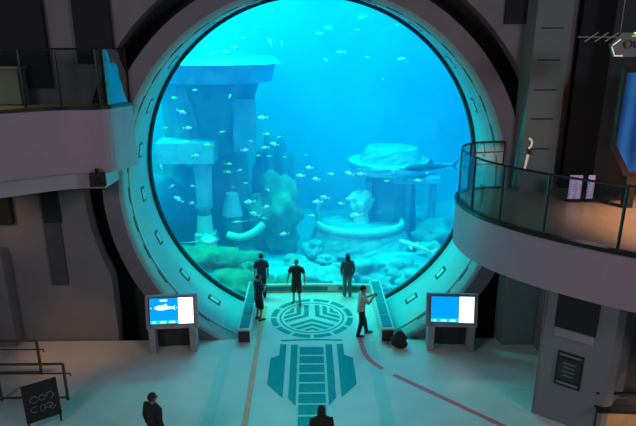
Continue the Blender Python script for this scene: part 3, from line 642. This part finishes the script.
FISH = [
 # px, py, depth, size, kind, lean, shoal
 (182, 112, 23, 1.1, 'p', -20, 'l'), (188, 128, 23.5, 1, 'p', 0, 'l'), (165, 128, 23, .8, 'g', 15, 'l'), (165, 140, 23, .8, 'g', 10, 'l'), (186, 141, 23.5, .8, 'g', 0, 'l'),
 (208, 145, 24, 1.2, 'g', 0, 'l'), (196, 155.5, 24, .9, 'p', 0, 'l'), (229, 164, 24, 1.0, 'g', 5, 'l'), (228, 172, 24, 1.0, 'g', 0, 'l'), (222, 132, 24, .8, 'g', -10, 'l'), (174, 98, 23.5, 1.0, 'g', -5, 'l'),
 (195, 90, 25, .6, 'p', 0, 'l'), (230, 96, 25, .6, 'p', 60, 'l'), (161, 166, 23, .6, 'p', 70, 'l'), (172, 186, 24, .7, 'p', 30, 'l'), (193, 186, 24, .7, 'p', 10, 'l'), (178, 199, 24, 1.3, 'p', 35, 'l'), (192, 203, 24, .8, 'p', 20, 'l'),
 (262, 117.5, 24, 1.2, 'p', 0, 'c'), (267, 134, 24, .9, 'p', -5, 'c'), (279, 137, 25, .7, 'g', -10, 'c'), (274, 144, 24, 1.1, 'p', 10, 'c'), (265, 147.5, 24, .9, 'p', 0, 'c'), (245, 150, 24, .9, 'p', 0, 'c'), (258, 155.5, 25, .7, 'g', 10, 'c'), (269, 156, 26, .8, 'g', 0, 'c'), (285, 157, 26, .6, 'g', 0, 'c'),
 (300, 176, 24, .9, 'p', 0, 'c'), (306, 155, 27, .4, 'p', 0, 'c'), (245, 183, 25, .5, 'g', 0, 'c'), (233, 187, 25, .5, 'g', 0, 'c'), (268, 190, 24, .7, 'p', -30, 'c'), (266, 207, 24, 1.0, 'p', 20, 'c'), (246, 183, 24, .5, 'p', 0, 'c'), (249, 202, 24, 1.4, 'p', 0, 'c'), (254, 214, 24, 1.4, 'p', 15, 'c'), (264, 218, 24, .8, 'g', 0, 'c'), (284, 234, 24, 1.3, 'p', 5, 'c'), (240, 170, 25, .6, 'p', 15, 'c'), (251, 141, 26, .6, 'p', 0, 'c'),
 (270, 42, 24, 1.0, 'p', 60, 't'), (282, 43, 24, .6, 'p', 80, 't'), (240, 27, 25, .7, 'p', -10, 't'), (258, 27, 25, .5, 'p', 0, 't'), (213, 53, 24, 1.0, 'p', -20, 't'), (226, 52, 24, 1.2, 'p', 0, 't'), (235, 47, 24, .8, 'p', 0, 't'), (206, 45, 25, .5, 'p', 80, 't'), (243, 38, 25, .6, 'p', 0, 't'),
 (319, 33.5, 25, .9, 'p', 0, 't'), (329, 28, 26, 1.0, 'p', -10, 't'), (340.5, 52.5, 25, 1.1, 'p', 0, 't'), (326, 60, 26, .6, 'p', 30, 't'), (362, 17, 25, 1.0, 'p', -10, 't'), (367, 57, 26, .5, 'p', 0, 't'), (401, 59, 25, .9, 'p', -10, 't'), (383, 79, 26, .4, 'p', 60, 't'), (397, 25, 26, .5, 'p', 30, 't'), (358, 30, 27, .6, 'p', 0, 't'),
 (309, 167.5, 24, 1.0, 'p', 0, 'r'), (300, 175.5, 24, 1.0, 'p', 0, 'r'), (316, 179, 24.5, 1.0, 'p', 0, 'r'), (331.5, 174, 25, .8, 'p', -10, 'r'), (349, 173.5, 24, 1.2, 'p', 15, 'r'), (361, 174, 24, 1.1, 'p', 0, 'r'), (324.5, 197.5, 24, 1.1, 'p', 10, 'r'), (317, 202, 24, 1.3, 'p', 0, 'r'), (312, 215.5, 24.5, 1.0, 'p', 0, 'r'), (355.5, 215.5, 24, 1.7, 'p', -10, 'r'),
 (350, 199, 24.5, 1.3, 'p', 5, 'r'), (341, 203.5, 25, .9, 'p', 0, 'r'), (387, 181, 25, 1.0, 'g', 0, 'r'), (393, 171, 25, 1.1, 'p', -40, 'r'), (398, 170, 25, 1.0, 'g', 20, 'r'), (418, 180.5, 25, 1.0, 'p', -5, 'r'), (405, 180, 26, .9, 'd', 0, 'r'), (396, 195, 26, 1.0, 'd', 30, 'r'), (378, 213, 26, 1.0, 'd', 0, 'r'), (392, 219, 26, .9, 'd', 15, 'r'), (428, 173, 26, 1.0, 'p', 0, 'r'),
]
where = {'l': 'by the stone slab and pale column at the tank left', 'c': 'in open water right of the pale column', 't': 'high in the upper part of the tank', 'r': 'around the sunken temple and arena, tank right'}
short = {'l': 'left of the sunken tower trunk', 'c': 'just right of the sunken tower', 't': 'in the upper tank', 'r': 'over the temple side'}
kinds = {'p': ('pale silvery', me_p), 'g': ('yellow-green', me_g), 'd': ('dark', me_d)}
special = {(182, 112): 'bright pale fish highest at the tank left, below the round tower top', (262, 117.5): 'bright pale fish topmost of the shoal right of the sunken tower',
 (355.5, 215.5): 'largest pale fish, swimming just over the arena of the tank', (340.5, 52.5): 'lone streak-like pale fish mid-right of the upper water', (284, 234): 'pale fish low in the water just right of the dark-capped man\'s head',
 (174, 98): 'yellow-green fish nearest the left rim, under the tower top'}
random.seed(8)
for px, py, Y, sz, k, lean, sh in FISH:
    o = bpy.data.objects.new('fish', kinds[k][1]); C.objects.link(o); o.location = at(px, py, Y)
    o.scale = (sz, sz, sz); flip = PI if random.random() < .35 else 0
    o.rotation_euler = (0, R(lean), flip+random.uniform(-.5, .5))
    peers = sorted(f for f in FISH if f[4] == k and f[6] == sh); me_i = [f[:2] for f in peers].index((px, py))
    tag(o, special.get((px, py), f'small {kinds[k][0]} fish, {place(me_i, len(peers))} of those {short[sh]}' if len(peers) > 1 else f'small {kinds[k][0]} fish {where[sh]}'), 'fish', f'{kinds[k][0]} fish {where[sh]}')

def shark(px, py, Y, L, yaw, pitch, m, label):
    t = empty('shark', at(px, py, Y), yaw, label, 'shark'); t.rotation_euler = (0, pitch, yaw)
    bm = B(); xs = [-.5, -.47, -.38, -.2, 0, .2, .35, .46]; hs = [.01, .035, .06, .078, .07, .045, .022, .014]
    tube(bm, [(x*L, .02*L*math.sin(x*5), 0) for x in xs], [(h*L*.9, h*L) for h in hs], 14, ref=(0, 1, 0)); link('body', bm, m, t, True)
    def fin(name, p):
        bm = B(); n = len(p); T = .006*L
        a = [bm.verts.new(Vector(q)*L+Vector((0, T, T))) for q in p]; b = [bm.verts.new(Vector(q)*L-Vector((0, T, T))) for q in p]
        bm.faces.new(a); bm.faces.new(b)
        for i in range(n): bm.faces.new((a[i], a[(i+1) % n], b[(i+1) % n], b[i]))
        link(name, bm, m, t)
    fin('dorsal_fin', [(-.08, 0, .06), (.03, 0, .17), (.06, 0, .05)])
    fin('tail_fin', [(.43, .015, 0), (.60, .0, .16), (.52, 0, 0), (.56, 0, -.08)])
    for s in (-1, 1): fin('pectoral_fin', [(-.22, s*.05, -.03), (-.06, s*.24, -.07), (-.10, s*.05, -.03)])
shark(430, 167, 26.5, 2.5, R(8), 0, 'shark', 'dark grey shark swimming left in front of the sunken temple')
shark(416, 246, 25.5, 1.7, R(-20), R(14), 'ray', 'pale shark low on the tank right, near the window rim')
def ray_fish(px, py, Y, s, rz, tilt, label):
    t = empty('ray', at(px, py, Y), 0, label, 'ray'); t.rotation_euler = (tilt, 0, rz)
    bm = B(); out = [(-.5, 0), (-.3, .3), (0, .55), (.25, .28), (.4, .05), (.4, -.05), (.25, -.28), (0, -.55), (-.3, -.3)]
    top = bm.verts.new((-.05*s, 0, .10*s)); bot = bm.verts.new((-.05*s, 0, -.05*s)); v = [bm.verts.new((x*s, y*s, .12*s*abs(y))) for x, y in out]
    for i in range(9): bm.faces.new((v[i], v[(i+1) % 9], top)); bm.faces.new((v[(i+1) % 9], v[i], bot))
    link('disc', bm, 'ray', t, True)
    bm = B(); tube(bm, [(.38*s, 0, 0), (.8*s, .05*s, .02), (1.2*s, .0, .05)], [.02*s, .012*s, .004*s], 6); link('tail', bm, 'ray', t)
ray_fish(208, 240, 24.5, 1.1, R(200), R(-12), 'pale ray gliding over the rocks below the pale column')
ray_fish(238, 222, 24.3, .7, R(20), R(-15), 'second pale ray swimming by the bright crescent trough')

# ------------------------------------------------------------------ people
mat('skin', (.30, .18, .13), .5); mat('hair', (.012, .010, .010), .6, scale=20); mat('shirt_black', (.012, .014, .018), .8); mat('shirt_navy', (.015, .022, .045), .8)
mat('shirt_grey', (.42, .42, .40), .8); mat('trousers_black', (.010, .011, .014), .8); mat('shorts_dark', (.02, .03, .025), .8); mat('jacket', (.055, .075, .10), .8)
mat('trousers_slate', (.10, .16, .19), .8); mat('shoe_dark', (.015, .015, .015), .6); mat('eye', (.02, .02, .02), .3); mat('bag', (.008, .008, .010), .7, bump=.3)
def skin(name, verts, edges, mats, parent, sub=2, extra=None, seg=None):
    me = bpy.data.meshes.new(name); me.from_pydata([v[0] for v in verts], edges, []); o = bpy.data.objects.new(name, me); C.objects.link(o)
    md = o.modifiers.new('s', 'SKIN'); md.use_smooth_shade = True
    for i, v in enumerate(verts):
        r = v[1]; me.skin_vertices[0].data[i].radius = r if isinstance(r, tuple) else (r, r)
    me.skin_vertices[0].data[0].use_root = True
    m2 = o.modifiers.new('d', 'SUBSURF'); m2.levels = m2.render_levels = sub
    bpy.context.view_layer.update()
    res = bpy.data.meshes.new_from_object(o.evaluated_get(bpy.context.evaluated_depsgraph_get())); bpy.data.objects.remove(o)
    bm = B(); bm.from_mesh(res)
    if extra: extra(bm)
    bmesh.ops.recalc_face_normals(bm, faces=bm.faces[:])
    return link(name, bm, mats, parent, True)
def blob(bm, c, s, M=None, mi=0, u=14, v=10, fn=None):
    r = bmesh.ops.create_uvsphere(bm, u_segments=u, v_segments=v, radius=1)
    for w_ in r['verts']:
        p = Vector((w_.co.x*s[0], w_.co.y*s[1], w_.co.z*s[2]))
        if fn: p = fn(p)
        p = p+Vector(c); w_.co = M @ p if M else p
    for f in {f for w_ in r['verts'] for f in w_.link_faces}: f.material_index = mi
def person(x, y, rz, label, h=1.72, shirt='shirt_black', legs='trousers_black', shorts=False, sleeve='short', hair='short', shoe='shoe_dark',
           arms=None, feet=((-.10, 0), (.10, 0)), headyaw=0, headpitch=0, cap=False, hands='relaxed', wide=1, phone=None, lean=0, long_coat=False):
    # local frame: the person looks along +y, z up, unit height 1.72 scaled to h
    t = empty('person', (x, y, 0), rz, label, 'person'); k = h/1.72; t.scale = (k, k, k)
    W = .185*wide
    arms = arms or {-1: ((-.235, -.03, 1.14), (-.25, .03, .89)), 1: ((.235, -.03, 1.14), (.25, .03, .89))}
    J = dict(pel=Vector((0, 0, .93)), sp=Vector((0, .0+lean*.4, 1.12)), ch=Vector((0, lean, 1.34)), nk=Vector((0, lean+.01, 1.46)), hb=Vector((0, lean+.02, 1.54)))
    V = [(J['pel'], (.13, .10)), (J['sp'], (.125, .09)), (J['ch'], (.115, .085)), (J['nk'], .058), (J['hb'], .055)]; Ed = [(0, 1), (1, 2), (2, 3), (3, 4)]
    hips, knees, ankles, toes, sh = {}, {}, {}, {}, {}
    for s, (fx, fy) in zip((-1, 1), feet):
        hips[s] = Vector((s*.09, 0, .88)); ankles[s] = Vector((fx, fy-.02, .085)); toes[s] = Vector((fx+s*.02, fy+.14, .035))
        mid = (hips[s]+ankles[s])/2; gap = max(0, .82-(hips[s]-ankles[s]).length); knees[s] = mid+Vector((0, .03+gap*1.2, .02))
        b = len(V); V += [(hips[s], .085), (knees[s], .056), (ankles[s], .040), (toes[s], .032)]; Ed += [(0, b), (b, b+1), (b+1, b+2), (b+2, b+3)]
        sh[s] = Vector((s*W, lean, 1.40)); e, wr = map(Vector, arms[s])
        d = (wr-e).normalized(); pm = wr+d*.085
        b = len(V); V += [(sh[s], .048), (e, .042), (wr, .029), (pm, (.040, .018))]; Ed += [(2, b), (b, b+1), (b+1, b+2), (b+2, b+3)]
    HM = Matrix.Translation(J['hb']+Vector((0, .005, .085))) @ Matrix.Rotation(headyaw, 4, 'Z') @ Matrix.Rotation(headpitch, 4, 'X')
    def face(p):
        if p.z < 0: p.x *= 1-.28*(-p.z/.115); p.y = p.y*(1-.10*(-p.z/.115))+.012*(-p.z/.115)
        return p
    def extra(bm):
        blob(bm, (0, .0, .0), (.076, .096, .115), HM, 0, 18, 14, face)
        blob(bm, (0, .098, -.015), (.014, .020, .024), HM, 0, 8, 6)
        blob(bm, (0, .084, -.062), (.026, .010, .007), HM, 0, 8, 5)
        for s in (-1, 1):
            blob(bm, (s*.078, .0, -.005), (.010, .022, .032), HM, 0, 8, 6); blob(bm, (s*.032, .084, .008), (.012, .008, .008), HM, 1, 8, 6)
            e, wr = map(Vector, arms[s]); d = (wr-e).normalized(); fw = Vector((0, 1, 0)); fw = (fw-d*fw.dot(d)); fw = fw.normalized() if fw.length > .2 else Vector((0, 0, 1))
            side = d.cross(fw).normalized(); pal = wr+d*.075; inn = side if side.x*s < 0 else -side
            for q, (o_, L) in enumerate(((.028, .066), (.010, .078), (-.009, .072), (-.027, .056))):
                a = pal+fw*o_; cu = .35 if hands == 'relaxed' else 1.1; d2 = (d+inn*cu).normalized(); d3 = (d+inn*cu*2.4).normalized()
                tube(bm, [a, a+d*.03, a+d*.03+d2*L*.5, a+d*.03+d2*L*.5+d3*L*.5], [.010, .010, .009, .007], 6)
            a = wr+d*.03+fw*.02; tube(bm, [a, a+(fw+d*.6+inn*.3).normalized()*.035, a+(fw*.6+d+inn*.5).normalized()*.062], [.012, .011, .008], 6)
    skin('body', V, Ed, ['skin', 'eye'], t, 2, extra)
    # shirt: torso loft plus sleeves
    bm = B(); hem = .62 if long_coat else .84
    wv = 1.08 if long_coat else 1
    prof = [(hem, .175*wv, .125*wv), (.95, .175*wv, .125*wv), (1.10, .172*wv, .118), (1.25, .185*wv, .122), (1.36, .205*wide, .122), (1.425, .205*wide, .112), (1.47, .15*wide, .09), (1.50, .075, .068)]
    tube(bm, [(0, lean*max(0, (z-.93)/.41) if z < 1.34 else lean, z) for z, _, _ in prof], [(a, b) for _, a, b in prof], 20, ref=(1, 0, 0))
    for s in (-1, 1):
        e, wr = map(Vector, arms[s]); a = sh[s]+Vector((-s*.09, 0, .0))
        if sleeve == 'short': m_ = sh[s]+(e-sh[s])*.72; tube(bm, [a, sh[s]+Vector((-s*.01, 0, 0)), sh[s]+(e-sh[s])*.3, m_], [.066, .070, .068, .064], 12)
        else: tube(bm, [a, sh[s], (sh[s]+e)/2, e, (e+wr)/2, wr], [.07, .072, .062, .054, .048, .040], 12)
    link('jacket' if sleeve == 'long' else 'shirt', bm, shirt, t, True)
    bm = B(); ends = .97
    tube(bm, [(0, 0, .84), (0, 0, .90), (0, 0, ends)], [(.155, .108), (.158, .112), (.150, .105)], 18, ref=(1, 0, 0))
    for s in (-1, 1):
        hp, kn, an = hips[s], knees[s], ankles[s]
        if shorts: lo = kn+(an-kn)*.08; tube(bm, [hp+Vector((0, 0, .04)), hp-Vector((0, 0, .06)), (hp+kn)/2, lo], [.092, .102, .100, .094], 12)
        else: tube(bm, [hp+Vector((0, 0, .04)), hp-Vector((0, 0, .06)), (hp+kn)/2, kn, (kn+an)/2, an+Vector((0, 0, .0))], [.092, .100, .090, .078, .068, .062], 12)
    link('shorts' if shorts else 'trousers', bm, legs, t, True)
    for s in (-1, 1):
        an, to = ankles[s], toes[s]; bm = B()
        tube(bm, [(an.x, an.y-.06, .045), (an.x, an.y-.02, .05), (an.x+(to.x-an.x)*.5, an.y+.08, .042), (to.x, to.y, .034), (to.x+s*.004, to.y+.05, .028)], [(.030, .040), (.042, .048), (.044, .040), (.044, .032), (.026, .020)], 12, ref=(1, 0, 0))
        link('shoe', bm, shoe, t, True)
    bm = B()
    def hf(p):
        return Vector((p.x, p.y-.012, p.z+.018)) if not (p.y > .045 and p.z < .055) else Vector((p.x*.9, .045, max(p.z, .02)+.02))
    if hair == 'short':
        blob(bm, (0, 0, .0), (.084, .101, .108), HM, 0, 18, 14, lambda p: hf(p) if p.z > -.06 else Vector((p.x*.7, p.y*.6-.03, -.05)))
    else:
        blob(bm, (0, 0, 0), (.092, .106, .114), HM, 0, 18, 14, lambda p: hf(p) if p.z > -.06 else Vector((p.x*.8, p.y*.6-.03, -.05)))
        tube(bm, [HM @ Vector((0, -.03, .03)), HM @ Vector((0, -.045, -.08)), HM @ Vector((0, -.06, -.20)), HM @ Vector((0, -.075, -.30))], [(.085, .07), (.095, .06), (.10, .05), (.075, .03)], 14, ref=(1, 0, 0))
    link('hair', bm, 'hair', t, True)
    if cap:
        bm = B(); blob(bm, (0, -.005, .055), (.092, .106, .075), HM, 0, 16, 8, lambda p: Vector((p.x, p.y, max(p.z, -.01))))
        blob(bm, (0, .11, .05), (.065, .065, .010), HM, 0, 12, 6); link('cap', bm, 'shirt_black', t, True)
    return t
person(-1.80, 19.35, R(8), 'man in black t-shirt and cap standing at the very back of the deck, arms down', 1.74, hair='short', cap=True, shirt='shirt_navy', wide=1.08)
person(-1.76, 17.55, R(-50), 'person in dark t-shirt and long shorts by left bench, hands raised to chest', 1.68, shirt='shirt_navy', legs='trousers_black', shorts=True,
       arms={-1: ((-.24, .06, 1.16), (-.08, .24, 1.24)), 1: ((.24, .06, 1.16), (.09, .24, 1.26))}, hands='grip', headpitch=-.2)
person(-.48, 18.85, R(172), 'stocky man in dark t-shirt and shorts walking on the deck behind the floor emblem', 1.70, shirt='shirt_black', legs='shorts_dark', shorts=True, wide=1.15,
       arms={-1: ((-.28, -.02, 1.16), (-.31, .06, .92)), 1: ((.28, -.02, 1.16), (.33, .04, .93))}, feet=((-.12, .06), (.13, -.06)))
person(1.42, 19.4, R(4), 'person with long hair in a grey-blue jacket and slate trousers facing the glass', 1.70, shirt='jacket', legs='trousers_slate', sleeve='long', hair='long',
       arms={-1: ((-.24, -.01, 1.14), (-.22, .05, .90)), 1: ((.24, -.01, 1.14), (.22, .05, .90))})
person(1.66, 16.42, R(-78), 'man in light grey t-shirt filming with a raised phone by the right bench', 1.76, shirt='shirt_grey', legs='trousers_black',
       arms={-1: ((-.22, .16, 1.18), (-.08, .38, 1.34)), 1: ((.22, .16, 1.18), (.06, .38, 1.34))}, hands='grip', feet=((-.08, .24), (.10, -.10)), headpitch=-.12, lean=.03)
t = empty('phone', (1.66, 16.42, 0), R(-78), 'small dark phone held up by the man in the light grey t-shirt', 'phone')
bm = B(); box(bm, (-.01, .50, 1.43), (.16, .012, .085), .004); link('case', bm, 'black', t)
bm = B(); box(bm, (-.01, .493, 1.43), (.145, .003, .072)); link('screen', bm, 'kiosk_dark', t)
person(-3.52, 10.75, R(-32), 'person in black with short dark hair standing in the left foreground, cut by the frame', 1.76, sleeve='long', headyaw=R(-20), hair='short', wide=1.05)
person(.24, 10.3, R(5), 'person with long dark hair and black jacket at the bottom centre, facing the window', 1.70, sleeve='long', hair='long', wide=1.08)
# backpack on the floor by the right bench
t = empty('backpack', (2.80, 15.66, 0), R(20), 'bulging black backpack lying on the floor at the end of the right bench', 'backpack')
bm = B(); blob(bm, (0, 0, .26), (.27, .20, .27), None, 0, 18, 12, lambda p: Vector((p.x*(1+.1*math.sin(p.z*30)), p.y*(1+.15*math.sin(p.x*17)), p.z*(1+.12*math.sin(p.x*13+1))))); link('main_bag', bm, 'bag', t, True)
bm = B(); blob(bm, (.05, -.17, .17), (.17, .09, .13), None, 0, 14, 8); link('front_pocket', bm, 'bag', t, True)
bm = B(); tube(bm, smooth_curve([(-.08, 0, .50), (-.04, -.03, .60), (.05, -.03, .60), (.08, 0, .50)], 4), .014, 6); link('handle', bm, 'black', t)
for s in (-1, 1):
    bm = B(); tube(bm, smooth_curve([(s*.10, .16, .46), (s*.16, .26, .30), (s*.24, .28, .04), (s*.20, .16, .05)], 4), [(.022, .008)]*13, 8); link('strap', bm, 'black', t)
